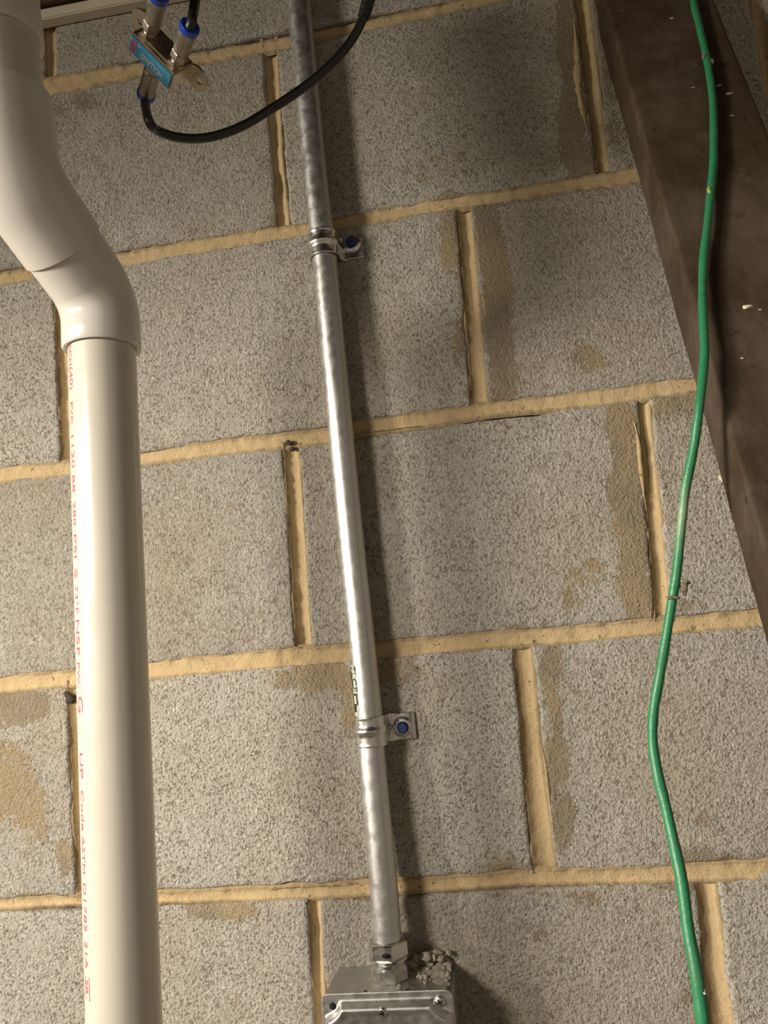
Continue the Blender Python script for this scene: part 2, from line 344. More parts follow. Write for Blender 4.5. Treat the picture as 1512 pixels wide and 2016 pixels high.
# block pieces running out of view on the left of the first joint and right of the last
def edge_block(k, left):
    ups, los = BED[k], BED[k + 1]; j = HEAD[k][0 if left else -1]
    side = 1 if left else 2; u = interp(j, (ups[0][0] + los[0][0]) / 2, side); v1 = v2 = 0; u1 = u2 = u
    for _ in range(6): v1 = interp(ups, u1, 2); u1 = interp(j, v1, side); v2 = interp(los, u2, 1); u2 = interp(j, v2, side)
    if left:
        if u1 < -200: return
        w = 425; block((u1 - w, interp(ups, u1 - w, 2)), (u1, v1), (u2, v2), (u2 - w, interp(los, u2 - w, 1)), 0)
    else:
        if u1 > 1560: return
        block((u1, v1), (u1 + 620, v1 - 100), (u2 + 620, v2 - 80), (u2, v2), 0)
for k in range(6): edge_block(k, True); edge_block(k, False)
def ribbon(name, A, B, depth, edge, seed, ext=.003):
    """A, B: matching lists of points on the two edges of a joint; the mortar between is tooled hollow"""
    A = np.array(A); B = np.array(B); ln = np.r_[0, np.cumsum(np.linalg.norm(np.diff((A + B) / 2, axis=0), axis=1))]
    s = np.arange(0, ln[-1], .0022); A = np.stack([np.interp(s, ln, A[:, i]) for i in range(3)], -1); B = np.stack([np.interp(s, ln, B[:, i]) for i in range(3)], -1)
    w = np.linalg.norm(B - A, axis=1, keepdims=True); n = (B - A) / w; T = np.linspace(0, 1, 15); rows = []; rgh = []
    for t in T:
        off = -ext + t * (w + 2 * ext); P = A + n * off; tt = np.clip(off / w, 0, 1)[:, 0]
        prof = edge + (depth - edge) * np.clip(np.sin(np.pi * tt), 0, 1) ** .6
        out = np.abs(off[:, 0] - w[:, 0] / 2) - w[:, 0] / 2
        prof = np.where(out > 0, edge + out * .9, prof)
        x, z = P[:, 0], P[:, 2]; ed = np.clip(np.abs(tt - .5) * 2, 0, 1) ** 2
        y = prof + vnoise(x, z, .010, seed) * (.0005 + .0006 * ed) + vnoise(x, z, .004, seed + 1) * (.0002 + .0006 * ed) + vnoise(x, z, .035, seed + 2) * .0009
        rows.append(np.stack([x, y, z], -1)); rgh.append(ed)
    V = np.stack(rows, 1); m, c = V.shape[:2]; idx = np.arange(m * c).reshape(m, c)
    q = np.stack([idx[:-1, :-1], idx[1:, :-1], idx[1:, 1:], idx[:-1, 1:]], -1).reshape(-1, 4)
    o = mesh_obj(name, V.reshape(-1, 3), q.tolist(), MM, wall); fix_normals(o); add_attr(o, 'rough', np.stack(rgh, 1).reshape(-1)); return o
for k, rows in BED.items():
    us = np.linspace(rows[0][0], rows[-1][0], 60)
    ribbon('bed_joint', [U(u, interp(rows, u, 1)) for u in us], [U(u, interp(rows, u, 2)) for u in us], .0028, .0010, 20 + k)
for k, js in HEAD.items():
    for i, j in enumerate(js):
        vs = np.linspace(j[0][0] , j[-1][0], 20)
        ribbon('head_joint', [U(interp(j, v, 1), v) for v in vs], [U(interp(j, v, 2), v) for v in vs], .0064, .0016, 50 + k * 5 + i)
# thin flakes of squeezed-out mortar standing beside the joints
def flake(pts, th, seed):
    """a ragged lip of mortar along a pixel polyline on the wall face"""
    P = smooth_path([U(u, v, -.0005) for u, v in pts], .002); V = []; n = 7; m = len(P)
    for i, p in enumerate(P):
        w = th * (.6 + .9 * abs(vnoise(p[0], p[2], .008, seed))) * math.sin(math.pi * min(1, max(.05, i / (m - 1) * .95 + .02)))
        for a in range(n):
            q = math.pi * a / (n - 1); V.append(p + np.array([math.cos(q) * w, -math.sin(q) * w * .8 + .001, vnoise(p[0] * 3, p[2] + a, .01, seed) * .0006]))
    idx = np.arange(m * n).reshape(m, n); q = np.stack([idx[:-1, :-1], idx[1:, :-1], idx[1:, 1:], idx[:-1, 1:]], -1).reshape(-1, 4)
    o = mesh_obj('mortar_lip', V, q.tolist(), MM, wall); fix_normals(o); add_attr(o, 'rough', [.6] * len(V)); return o
flake([(1244, 815), (1256, 860), (1262, 920), (1272, 1005)], .0018, 90)
flake([(1128, 20), (1136, 100), (1140, 180), (1158, 262), (1170, 300)], .0034, 91)
flake([(1062, 1450), (1073, 1500), (1080, 1560), (1090, 1640)], .0016, 92)
flake([(948, 560), (954, 600), (958, 650)], .0012, 93)
flake([(700, 853), (760, 846), (830, 838)], .0012, 94)
flake([(520, 1272), (560, 1272), (590, 1275)], .0014, 95)
flake([(530, 1752), (600, 1745), (650, 1745), (700, 1740)], .0018, 96)
# the dark knots of dirt at some joint crossings
for (u, v, r) in ((568, 872, .0028), (575, 884, .0022), (137, 1376, .0042), (131, 1368, .003), (1344, 1143, .002), (283, 880, .002), (120, 350, .001)):
    bm = bmesh.new(); bmesh.ops.create_icosphere(bm, subdivisions=2, radius=r)
    c = U(u, v, .0005)
    for q in bm.verts: q.co = Vector(c) + Vector((q.co.x * 1.2, q.co.y * .4, q.co.z)) * (1 + .5 * float(vnoise(q.co.x * 60, q.co.z * 60 + q.co.y * 50, .05, 3)))
    bm_obj('dirt_clump', bm, M_clump, wall, True)

# the rest of the cellar, out of view: floor and joisted ceiling
def slab(name, a, b, mat):
    c = (np.array(a) + np.array(b)) / 2; d = np.abs(np.array(b) - np.array(a))
    return bm_obj(name, oriented_box(c, (1, 0, 0), (0, 1, 0), (0, 0, 1), *d), mat)
slab('floor', (-3.2, -3.2, -2.35), (1.6, .2, -2.25), plain('concrete_floor', (.30, .28, .25), .9, 0, .001, 40, .2))['kind'] = 'structure'
ceil_ = slab('ceiling', (-3.2, -3.2, .26), (1.6, .2, .29), M_plate); ceil_['kind'] = 'structure'
for i in range(11):
    x = -2.9 + i * .4064; j_ = slab('ceiling_joist', (x, -3.2, .06), (x + .038, .0, .26), M_plate); j_.parent = ceil_
# ------------------------------------------------------------------ trim along the top of the wall
def strip(name, a, b, y0, y1, drop, mat):
    A, B = U(*a, y0), U(*b, y0); X = nrm(B - A); A = A - X * .5; B = B + X * .12; Zv = np.array([0, 0, 1.])
    L = np.linalg.norm(B - A); c = (A + B) / 2 + Zv * drop / 2 + np.array([0, (y1 - y0) / 2, 0]); 
    o = bm_obj(name, oriented_box(c, X, (0, 1, 0), nrm(np.cross(X, [0, 1, 0])), L, abs(y1 - y0), abs(drop), .0012), mat); o['kind'] = 'structure'; return o
strip('trim_1', (87, 37), (275, 0), -.014, -.001, .0125, M_paint)
strip('trim_2', (87, 8), (150, -5), -.010, .02, .05, M_plate)

# ------------------------------------------------------------------ leaning wooden stud
P0 = UZ(1189, 0, .70); D = nrm([.0012, .3179, .9481]); Xb = nrm(np.array([1, 0, 0]) - D * D[0]); Nb = np.cross(D, Xb); Nb = Nb if Nb[1] < 0 else -Nb
def board():
    n = 150; sec = []; w, th, r = .091, .038, .003; V = []
    for (cx, cy, a0) in ((r, r, 180), (w - r, r, 270), (w - r, th - r, 0), (r, th - r, 90)):
        for k in range(4):
            q = math.radians(a0 + k * 30); sec.append((cx + r * math.cos(q), cy + r * math.sin(q)))
    full = []
    for i in range(len(sec)):
        a, b = sec[i], sec[(i + 1) % len(sec)]; m = max(1, int(math.hypot(b[0] - a[0], b[1] - a[1]) / .006)); full += [(a[0] + (b[0] - a[0]) * k / m, a[1] + (b[1] - a[1]) * k / m) for k in range(m)]
    for i in range(n):
        t = .10 - i * (1.05 / n)
        for k, (a, b) in enumerate(full):
            j = vnoise(t, a + b * 3, .03, 11) * .0007 + vnoise(t, a * 4 + b * 7, .012, 12) * .0004
            e = .0012 * max(0., vnoise(t, .5, .02, 13)) if a < .004 and b < .004 else 0
            V.append(P0 + D * t + Xb * (a + j + e) - Nb * (b + j))
    m = len(full); Fc = [(i * m + k, i * m + (k + 1) % m, (i + 1) * m + (k + 1) % m, (i + 1) * m + k) for i in range(n - 1) for k in range(m)]
    Fc += [tuple(range(m))[::-1], tuple((n - 1) * m + k for k in range(m))]
    return V, Fc
o = stud = mesh_obj('wooden_stud', *board(), M_wood); sharp(o, 50)
tag(o, 'dark brown dusty wooden stud leaning against the block wall, behind the green cord', 'board')

# ------------------------------------------------------------------ white drain pipe with its offset bends
RP = .02415; RH = .0283
A1 = U(205, 800, -.167); A2 = U(243, 1950, -.167); ax = nrm(A1 - A2)
def on_axis(v):
    lo, hi = -.9, .9
    for _ in range(50):
        m = (lo + hi) / 2
        if pj(A1 + ax * m)[1] > v: lo = m
        else: hi = m
    return A1 + ax * lo
pvc = thing('drain_pipe', on_axis(2300), 'white plastic drain pipe with offset elbows and red printing, in front of the wall', 'pipe')
RIM = on_axis(690)
b1 = on_axis(592); phi = math.radians(256); s45 = math.sin(math.radians(54)); c45 = math.cos(math.radians(54))
a45 = np.array([math.cos(phi) * s45, math.sin(phi) * s45, c45]); b2 = b1 + a45 * .098
up = nrm([-.075, 0, 1])
def bend(p, d0, d1, r):
    """a rounded corner at p"""
    ang = math.acos(float(np.clip(d0 @ d1, -1, 1))); t = r * math.tan(ang / 2); s = p - d0 * t; n = nrm(d1 - d0 * (d0 @ d1)); c = s + n * r; out = []
    for k in range(13):
        q = ang * k / 12; out.append(c - n * r * math.cos(q) + d0 * r * math.sin(q))
    return out
bottom = on_axis(2300)
mesh = tube([bottom + (RIM + ax * .02 - bottom) * t for t in np.linspace(0, 1, 40)], RP, 64)
o = fix_normals(mesh_obj('pipe_length', *mesh, M_pipe, pvc)); sharp(o)
def fitting(path, prof, name, mat, parent, n=64):
    """path points with a list of (radius) and open lipped ends"""
    o = mesh_obj(name, *tube(path, prof, n), mat, parent); sharp(o, 40); return o
seam = b1 + a45 * .046
lo_path = [RIM, RIM, RIM + ax * .0012] + bend(b1, ax, a45, .040) + [seam + a45 * .012]
# hub lip: an annulus seen from below, pipe going in
def lipped(path, R, rin, name, parent, flip=False, endcap=True):
    p = [np.asarray(q) for q in path]; d = nrm(p[1] - p[0]); start = [p[0] + d * .010, p[0] + d * .0005, p[0], p[0] + d * .0015]
    rad = [rin, rin, (rin + R) / 2 + .0008, R]
    full = start + p[1:]; rr = rad + [R] * (len(p) - 1)
    V, Fc = [], []
    n = 64; T = []
    for i, q in enumerate(full):
        T.append(d if i < 5 else nrm(full[min(i + 1, len(full) - 1)] - full[i - 1]))
    a = nrm(np.cross(T[0], [1, 0, .1]))
    for i in range(len(full)):
        a = nrm(a - T[i] * (a @ T[i])); b = np.cross(T[i], a)
        for k in range(n):
            g = 2 * math.pi * k / n; V.append(full[i] + rr[i] * (a * math.cos(g) + b * math.sin(g)))
    for i in range(len(full) - 1):
        for k in range(n):
            k2 = (k + 1) % n; Fc.append((i * n + k, i * n + k2, (i + 1) * n + k2, (i + 1) * n + k))
    o = mesh_obj(name, V, Fc, M_fit, parent)
    sharp(o, 50); return o
lipped([RIM, RIM + ax * .012] + bend(b1, ax, a45, .040) + [seam + a45 * .015], RH, RP + .0004, 'lower_elbow', pvc)
top2 = b2 + up * .058
lipped([seam, seam + a45 * .008] + bend(b2, a45, up, .040) + [b2 + up * .04, top2], RH + .0018, RH + .0001, 'upper_elbow', pvc)
HB = b2 + up * .102
o = mesh_obj('pipe_length', *tube([top2 - up * .012, HB + up * .02], RP + .0012, 64), M_pipe, pvc); sharp(o)
lipped([HB, HB + up * .03, HB + up * .16], RH + .0006, RP + .0012, 'coupling', pvc)

# red printing, wrapped on the pipe
def text_mesh(s, size=1.0):
    c = bpy.data.curves.new('t', 'FONT'); c.body = s; c.size = size; c.align_x = 'LEFT'; c.resolution_u = 3
    o = bpy.data.objects.new('t', c); col.objects.link(o); bpy.context.view_layer.update()
    m = bpy.data.meshes.new_from_object(o.evaluated_get(bpy.context.evaluated_depsgraph_get()))
    V = np.array([v.co[:] for v in m.vertices]); Fc = [tuple(p.vertices) for p in m.polygons]
    bpy.data.objects.remove(o); bpy.data.curves.remove(c); bpy.data.meshes.remove(m); return V, Fc
tocam = math.atan2(CAM[1] - A1[1], CAM[0] - A1[0])
def pipe_word(s, v0, v1, h=.0046, base=-1.235):
    V, Fc = text_mesh(s); V[:, 0] -= V[:, 0].min(); V[:, 0] /= V[:, 0].max(); V[:, 1] -= 0; V[:, 1] /= .70
    p0, p1 = on_axis(v0), on_axis(v1)
    bm = bmesh.new(); vs = [bm.verts.new(v) for v in V]
    for f in Fc:
        try: bm.faces.new([vs[i] for i in f])
        except ValueError: pass
    bm.verts.ensure_lookup_table(); out = []
    for v in bm.verts:
        c = p0 + (p1 - p0) * v.co.x; an = tocam + base + v.co.y * h / RP      # letter tops turned to the right
        v.co = Vector(c + (RP + .00012) * np.array([math.cos(an), math.sin(an), 0]))
    o = bm_obj('red_lettering', bm, M_red, pvc); return o
for s, a, b, h in (('SCH', 690, 730, .0044), ('(40)', 733, 776, .0052), ('PVC', 800, 842, .0044), ('1120', 864, 926, .0044), ('B8', 940, 972, .0044), ('280', 990, 1036, .0044), ('PSI', 1053, 1098, .0044), ('@', 1118, 1137, .0044),
   ('73°F', 1150, 1204, .0044), ('NSF', 1216, 1284, .0050), ('PW-', 1298, 1346, .0044), ('G', 1362, 1393, .0066), ('UP', 1470, 1519, .0048), ('Code', 1541, 1618, .0044), ('ASTM', 1628, 1700, .0044), ('D1785', 1718, 1810, .0044), ('21A', 1828, 1882, .0044), ('SR', 1902, 1930, .0040)):
    base = -1.235
    pipe_word(s, a, b, h, base)
def pipe_bar(v0, v1, y0, y1):
    p0, p1 = on_axis(v0), on_axis(v1); V = []
    for p in (p0, p1):
        for y in (y0, y1):
            an = tocam - 1.235 + y / RP; V.append(p + (RP + .00012) * np.array([math.cos(an), math.sin(an), 0]))
    return V, [(0, 1, 3, 2)]
mesh_obj('red_lettering', *merge([pipe_bar(1896, 1898, -.001, .0056), pipe_bar(1938, 1940, -.001, .0056), pipe_bar(1896, 1940, .0052, .0057), pipe_bar(1896, 1940, -.001, -.0005)]), M_red, pvc)

# ------------------------------------------------------------------ steel conduit
RC = .0117
cpx = [(578, -120, -.0150), (588, 0, -.0150), (618, 318, -.0150), (637, 490, -.0150), (641, 530, -.0150), (685, 1000, -.0155), (715, 1290, -.0160), (730, 1445, -.0162), (733, 1500, -.0170), (754, 1730, -.0215), (763, 1850, -.0240), (766, 1885, -.0245)]
CP = smooth_path([U(u, v, y) for u, v, y in cpx], .004)
con = thing('conduit', CP[-1], 'galvanised steel conduit running down the block wall into the junction box', 'conduit')
o = mesh_obj('conduit_tube', *tube(CP, RC, 48), M_emt, con); sharp(o)
CPa = np.array(CP)
def conduit_at(v):
    d = [abs(pj(p)[1] - v) for p in CP]; i = int(np.argmin(d)); i = min(max(i, 1), len(CP) - 2); return CPa[i], nrm(CPa[i - 1] - CPa[i + 1])
# torn green-and-white sticker on the left of the tube
def around(p, axis, ang, r):
    side = nrm(np.cross([0, 1, 0], axis)); side = side if side[0] > 0 else -side; fr = nrm(np.cross(axis, side)); fr = fr if fr[1] < 0 else -fr
    return p + r * (side * math.sin(ang) + fr * math.cos(ang))
def wrap_patch(v0, v1, a0, a1, r, jag=0, seed=0):
    V = []; n, m = 26, 8
    for i in range(n):
        v = v0 + (v1 - v0) * i / (n - 1); p, d = conduit_at(v); p = p + d * ((pj(p)[1] - v) / 2400)
        for k in range(m):
            e = jag * float(vnoise(v, 0, 7, seed)) if k == m - 1 else 0
            V.append(around(p, d, a0 + (a1 - a0) * k / (m - 1) + e, r))
    return V, [(i * m + k, i * m + k + 1, (i + 1) * m + k + 1, (i + 1) * m + k) for i in range(n - 1) for k in range(m - 1)]
mesh_obj('sticker', *wrap_patch(1307, 1405, -1.35, -.62, RC + .00025, .12, 5), M_sticker, con)
def cword(s, v0, v1, a0, h):
    V, Fc = text_mesh(s); V[:, 0] -= V[:, 0].min(); V[:, 0] /= V[:, 0].max(); V[:, 1] /= .7; out = []
    for x, y, _ in V:
        v = v0 + (v1 - v0) * x; p, d = conduit_at(v); p = p + d * ((pj(p)[1] - v) / 2400); out.append(around(p, d, a0 + y * h / RC, RC + .0005))
    return out, Fc
mesh_obj('green_lettering', *cword('7LCF', 1309, 1358, -1.06, .0058), M_green_ink, con)
mesh_obj('green_lettering', *merge([wrap_patch(1310, 1400, -1.25, -1.12, RC + .0005, .05, 6), wrap_patch(1362, 1366, -1.15, -.62, RC + .0005), wrap_patch(1366, 1384, -.75, -.62, RC + .0005, .05, 7), wrap_patch(1382, 1398, -1.1, -.78, RC + .0005, .1, 8)]), M_green_ink, con)
# straps: band over the tube, step, flat tab with a screw
def strap(v, label, tabv, screw_uv, tab_out, group=None):
    p, d = conduit_at(v); side = nrm(np.cross([0, 1, 0], d)); side = side if side[0] > 0 else -side
    fr = np.array([0, -1., 0]); fr = nrm(fr - d * (fr @ d)); base = p
    root = thing('pipe_strap', p + side * .02, label, 'strap', group)
    H = .0245; n = 26; hs = np.linspace(-H / 2, H / 2, 29); g = p[1] * -1                       # distance of the tube centre from the wall
    sec = []                                                                    # (side, front, is_band)
    R0 = RC + .0002
    for k in range(28):
        a = math.radians(-112 + k * (112 + 84) / 27); sec.append((math.sin(a), math.cos(a), 1.))
    V = []; m = None
    for h in hs:
        rib = .0019 * math.exp(-((h - .0005) / .0026) ** 2)
        lip = .0005 * math.exp(-((abs(h) - H / 2) / .0015) ** 2)
        row = []
        for (sx, cx, w) in sec: row.append(p + d * h + (side * sx + fr * cx) * (R0 + .0012 + rib + lip))
        e = R0 + .0012
        yb = -(g - .0022)                                                       # tab lies just off the wall
        for (x, f, w) in ((e + .0002, -.004, 1), (e + .0008, yb + .004, .6), (e + .003, yb + .0012, .5), (e + .0055, yb, .1), (e + .010, yb, 0), (e + tab_out * .6, yb, 0), (e + tab_out, yb, 0)):
            row.append(p + d * h * (.98 if w else .92) + side * (x + rib * w) + fr * (f + rib * w * .6))
        V.append(row)
    V = np.array(V); a, b = V.shape[:2]; idx = np.arange(a * b).reshape(a, b); q = np.stack([idx[:-1, :-1], idx[1:, :-1], idx[1:, 1:], idx[:-1, 1:]], -1).reshape(-1, 4)
    o = mesh_obj('strap_band', V.reshape(-1, 3), q.tolist(), M_strap, root); fix_normals(o)
    md = o.modifiers.new('s', 'SOLIDIFY'); md.thickness = .0013; md.offset = 0
    # screw: washer face, hex head
    sp = U(*screw_uv, -.0042); s = thing('x', (0, 0, 0), None, None); bpy.data.objects.remove(s)
    o = mesh_obj('dimple', *lathe(sp + np.array([0, .0014, 0]), (0, -1, 0), [(0, .0092), (.0012, .0080), (.0018, .0060)], 32), M_strap, root); sharp(o, 60)
    sc = mesh_obj('screw', *lathe(sp, (0, -1, 0), [(0, .0052), (.0008, .0052), (.0012, .0050)], 28), M_blue, root); sharp(sc)
    hx = mesh_obj('screw_head', *lathe(sp + np.array([0, -.0012, 0]), (0, -1, 0), [(0, .0047), (.0030, .0047), (.0040, .0040)], sides=6), M_blue); hx.parent = sc; sharp(hx, 30); hx.location = (0, 0, 0)
    return root
strap(483, 'one-hole steel strap with blue screw, upper one, holding the conduit', None, (691, 479), .0235)
strap(1437, 'one-hole steel strap with blue screw, lower one, nearer the junction box', None, (793, 1432), .0245)
# conduit connector on top of the box
jb_top_z = -1.0765
p, d = conduit_at(1862); dn = nrm([0.004, 0, -1])
cc = thing('conduit_connector', (p[0], p[1], jb_top_z), 'zinc compression fitting joining the conduit to the junction box', 'connector')
q0 = np.array([p[0], -.0245, jb_top_z])
Hc = float(CPa[-1][2] - jb_top_z); top = .030
o = mesh_obj('compression_nut', *lathe(q0 + [0, 0, top - .001], (0, 0, -1), [(-.001, .0125), (0, .0150), (.0015, .0166), (.0105, .0166), (.0125, .0150)], sides=6, off=0.), M_zinc, cc); sharp(o, 25)
c_ = q0 + np.array([.001, -.0146, top - .0075]); o = mesh_obj('nut_oval', *lathe(c_, (0, -1, 0), [(0, .0030), (.0009, .0030)], 24), M_dark, cc)  # flat dark oval disc on the front face of the nut
for v_ in o.data.vertices: v_.co.x = c_[0] + (v_.co.x - c_[0]) * 1.4; v_.co.z = c_[2] + (v_.co.z - c_[2]) * .6
o = mesh_obj('neck', *lathe(q0 + [0, 0, top - .0135], (0, 0, -1), [(0, .0148), (.001, .0156), (.0022, .0148), (.003, .0138), (.0055, .0136), (.0062, .0148), (.0075, .0148), (.008, .0137)], 36), M_zinc, cc); sharp(o, 30)
o = mesh_obj('hex_body', *lathe(q0 + [0, 0, .0105], (0, 0, -1), [(-.001, .0138), (.0005, .0152), (.0012, .0160), (.0088, .0160), (.0103, .0148)], sides=8), M_zinc, cc); sharp(o, 20)
# ------------------------------------------------------------------ junction box
bx0, bx1 = U(660, 1907)[0] , U(893, 1890)[0]; bz = jb_top_z; BD = .050; W_ = bx1 - bx0; cx = (bx0 + bx1) / 2
jb = thing('junction_box', (cx, 0, bz - W_), 'square steel junction box with raised cover at the foot of the conduit', 'box')
bm = bmesh.new(); bmesh.ops.create_cube(bm, size=1)
for v in bm.verts: v.co = Vector((cx + v.co.x * W_, -BD / 2 + .0006 + v.co.y * (BD - .002), bz - W_ / 2 + v.co.z * W_))
bmesh.ops.bevel(bm, geom=[e for e in bm.edges if abs((e.verts[0].co - e.verts[1].co).y) > .01], offset=.004, segments=4, affect='EDGES'); bmesh.ops.recalc_face_normals(bm, faces=bm.faces)
o = bm_obj('box_body', bm, M_box, jb); sharp(o, 40)
# cover: rounded plate whose middle is pressed forward, corners left low for the screws
def cover():
    n = 90; g = np.linspace(-1, 1, n); X, Zc = np.meshgrid(g, g); hw = W_ / 2 + .0012
    r = .13; rx = np.maximum(np.abs(X) - (1 - r), 0); rz = np.maximum(np.abs(Zc) - (1 - r), 0); k = np.hypot(rx, rz); f = np.where(k > r, r / np.maximum(k, 1e-9), 1)
    Xr = np.where(k > r, np.sign(X) * ((1 - r) + rx * f), X); Zr = np.where(k > r, np.sign(Zc) * ((1 - r) + rz * f), Zc)
    ax_, az_ = np.abs(Xr), np.abs(Zr)
    edge = np.minimum((.955 - ax_), (.90 - az_))                                # raised field
    cd_ = np.hypot(1.0 - ax_, 1.0 - az_) - .30                                  # corner bites
    e = np.minimum(edge, cd_); t = np.clip(e / .075, 0, 1); t = t * t * (3 - 2 * t)
    bead = np.exp(-((e - .10) / .045) ** 2)
    y = -BD - .0012 - .0062 * t - .0012 * bead
    V = np.stack([cx + Xr * hw, y, bz - W_ / 2 + Zr * hw], -1).reshape(-1, 3); idx = np.arange(n * n).reshape(n, n)
    q = np.stack([idx[:-1, :-1], idx[1:, :-1], idx[1:, 1:], idx[:-1, 1:]], -1).reshape(-1, 4).tolist()
    return V, q
o = mesh_obj('box_cover', *cover(), M_box, jb); fix_normals(o); md = o.modifiers.new('s', 'SOLIDIFY'); md.thickness = .0013; md.offset = -1
if o.data.polygons[0].normal.y > 0: o.data.flip_normals()
def screw(c, r, name='screw', mat=None, parent=None, axis=(0, -1, 0)):
    o = mesh_obj(name, *lathe(c, axis, [(0, r * 1.0), (.0006, r), (.0016, r * .85), (.0022, r * .5), (.0024, .0001)], 28), mat or M_zinc, parent); sharp(o, 60)
    for a in (0.5, 0.5 + math.pi / 2):
        X = np.array([math.cos(a), 0, math.sin(a)]); Y = np.array([-math.sin(a), 0, math.cos(a)])
        k = bm_obj('screw_slot', oriented_box(np.asarray(c) + np.array([0, -.0022, 0]), X, Y, (0, -1, 0), r * 1.2, r * .22, .0010), M_dark); k.parent = o
    return o
screw(U(866, 1971, -BD - .0016), .0042, parent=jb); screw(U(753, 1992, -BD - .0078), .0038, parent=jb)
o = mesh_obj('screw_hole', *lathe(U(655, 1981, -BD - .0012), (0, -1, 0), [(0, .0026), (.0004, .0026)], 24), M_dark, jb)
for u in (719, 802):
    c = U(u, 1949, -BD + .003); c[2] = bz + .0001
    mesh_obj('vent_hole', *lathe(c, (0, 0, 1), [(0, .0016), (.0003, .0016)], 16), M_dark, jb)
# crumbled mortar lying on the box
def rubble():
    parts = []
    for i in range(120):
        if i < 34: x, y, r = cx + random.uniform(.012, .049), random.uniform(-.013, -.003), random.uniform(.0018, .0040)
        else: x, y, r = cx + random.uniform(-.01, .050), -abs(random.gauss(0, .018)) - .002, random.uniform(.0006, .0022)
        if x > cx + .049 or y < -.045 or (abs(x - q0[0]) < .0165 and abs(y - q0[1]) < .0165): continue
        bm = bmesh.new(); bmesh.ops.create_icosphere(bm, subdivisions=2, radius=r); o_ = Vector((x, y, bz + r * .55 + (random.uniform(0, .008) if i < 24 else 0)))
        s = Vector((random.uniform(.8, 1.3), random.uniform(.7, 1.2), random.uniform(.6, 1.1)))
        V = [tuple(o_ + Vector([v.co[j] * s[j] for j in range(3)]) * (1 + .55 * float(vnoise(v.co.x * 900 + i * 9, v.co.z * 900 + v.co.y * 700, 1.1, i)))) for v in bm.verts]
        parts.append((V, [tuple(v.index for v in f.verts) for f in bm.faces])); bm.free()
    n = 30; V = []; 
    for i in range(n):
        for k in range(n):
            x = cx - .004 + .0535 * i / (n - 1); y = -.002 - .040 * k / (n - 1); w = np.clip((i / n - .15 - k / n * .55) * 1.5, 0, 1) * (1 - (i / n) ** 12) * np.clip(1 - k / n * .8, 0, 1)
            V.append((x, y, bz - .0003 + w * (.0040 + .0030 * float(vnoise(x, y, .007, 5)) + .0018 * float(vnoise(x, y, .0025, 6)))))
    parts.append((V, [(i * n + k, (i + 1) * n + k, (i + 1) * n + k + 1, i * n + k + 1) for i in range(n - 1) for k in range(n - 1)]))
    return merge(parts)
o = mesh_obj('mortar_crumbs', *rubble(), M_debris); tag(o, 'grey crumbled mortar and dust heaped on top of the junction box', 'rubble', None, 'stuff')

# ------------------------------------------------------------------ coax splitter hanging in front of the wall
Lx = np.array([.6133, .3416, -.7121]); Ax = np.array([.5791, -.8077, .1113]); Bx = np.array([.5371, .4806, .6932])   # long side, port side, back
Lx = nrm(Lx); Ax = nrm(Ax - Lx * (Ax @ Lx)); Bx = nrm(Bx - Lx * (Bx @ Lx) - Ax * (Bx @ Ax))
SZ = .56; LL, LA, LB = .0395, .0154, .0228
sc_ = UZ(317.7, 110, SZ); fc = sc_ - Bx * LB / 2
sp = thing('cable_splitter', sc_, 'nickel coaxial cable splitter with blue label, hanging upside down at upper left', 'splitter')
o = bm_obj('splitter_body', oriented_box(sc_, Lx, Ax, Bx, LL, LA, LB, .0010), M_nick, sp); sharp(o, 40)
# raised rim round the port face
o = bm_obj('cover_plate', oriented_box(sc_ + Ax * .0079 + Bx * .001, Lx, Ax, Bx, LL * .86, .0016, LB * .8, .0007), M_nick, sp); sharp(o, 40)
o = bm_obj('label_plate', oriented_box(fc - Bx * .0004, Lx, Ax, Bx, LL * .945, LA * .87, .0009, .0003), M_sblue, sp); o['label'] = 'bright blue label'
def ear(sgn, name='mounting_ear'):
    c = sc_ + Lx * sgn * (LL / 2 + .0062) + Bx * (LB / 2 - .0015); bm = bmesh.new(); n = 24; ring = []; hole = []
    for k in range(n):
        q = 2 * math.pi * k / n; x, y = math.cos(q), math.sin(q)
        px = max(x * .0085, -.0065) if True else 0; ring.append((px, y * .0080)); hole.append((x * .0023 + .002, y * .0023))
    V = []
    for z in (-.0008, .0008):
        for (x, y) in ring: V.append(c + Lx * sgn * x * 1.2 + Ax * y * 1.15 + Bx * z)
        for (x, y) in hole: V.append(c + Lx * sgn * x * 1.2 + Ax * y * 1.15 + Bx * z)
    Fc = []
    for k in range(n):
        j = (k + 1) % n; Fc += [(k, j, n + j, n + k), (2 * n + k, 3 * n + k, 3 * n + j, 2 * n + j), (k, 2 * n + k, 2 * n + j, j), (n + k, n + j, 3 * n + j, 3 * n + k)]
    bm.free(); o = mesh_obj(name, V, Fc, M_nick, sp); sharp(o, 40)
ear(1); ear(-1)
def port(off, d, name='port'):
    c = sc_ + Lx * off[0] + Bx * off[1] + d * .0077
    prof = [(0, .0062), (.0012, .0062), (.0014, .0047)]
    for k in range(8): prof += [(.0016 + k * .001, .0047), (.0021 + k * .001, .0043)]
    prof += [(.0105, .0044)]
    o = mesh_obj(name, *lathe(c, d, prof, 24), M_nick, sp); sharp(o, 50); return c
pA = port((-.0130, -.000), Ax); pB = port((.0130, .000), Ax); pC = port((-.004, .0), -Ax)
print('ports', pj(pA), pj(pB), pj(pC), pj(pA + Ax * .03), pj(pB + Ax * .03), pj(pC - Ax * .03))
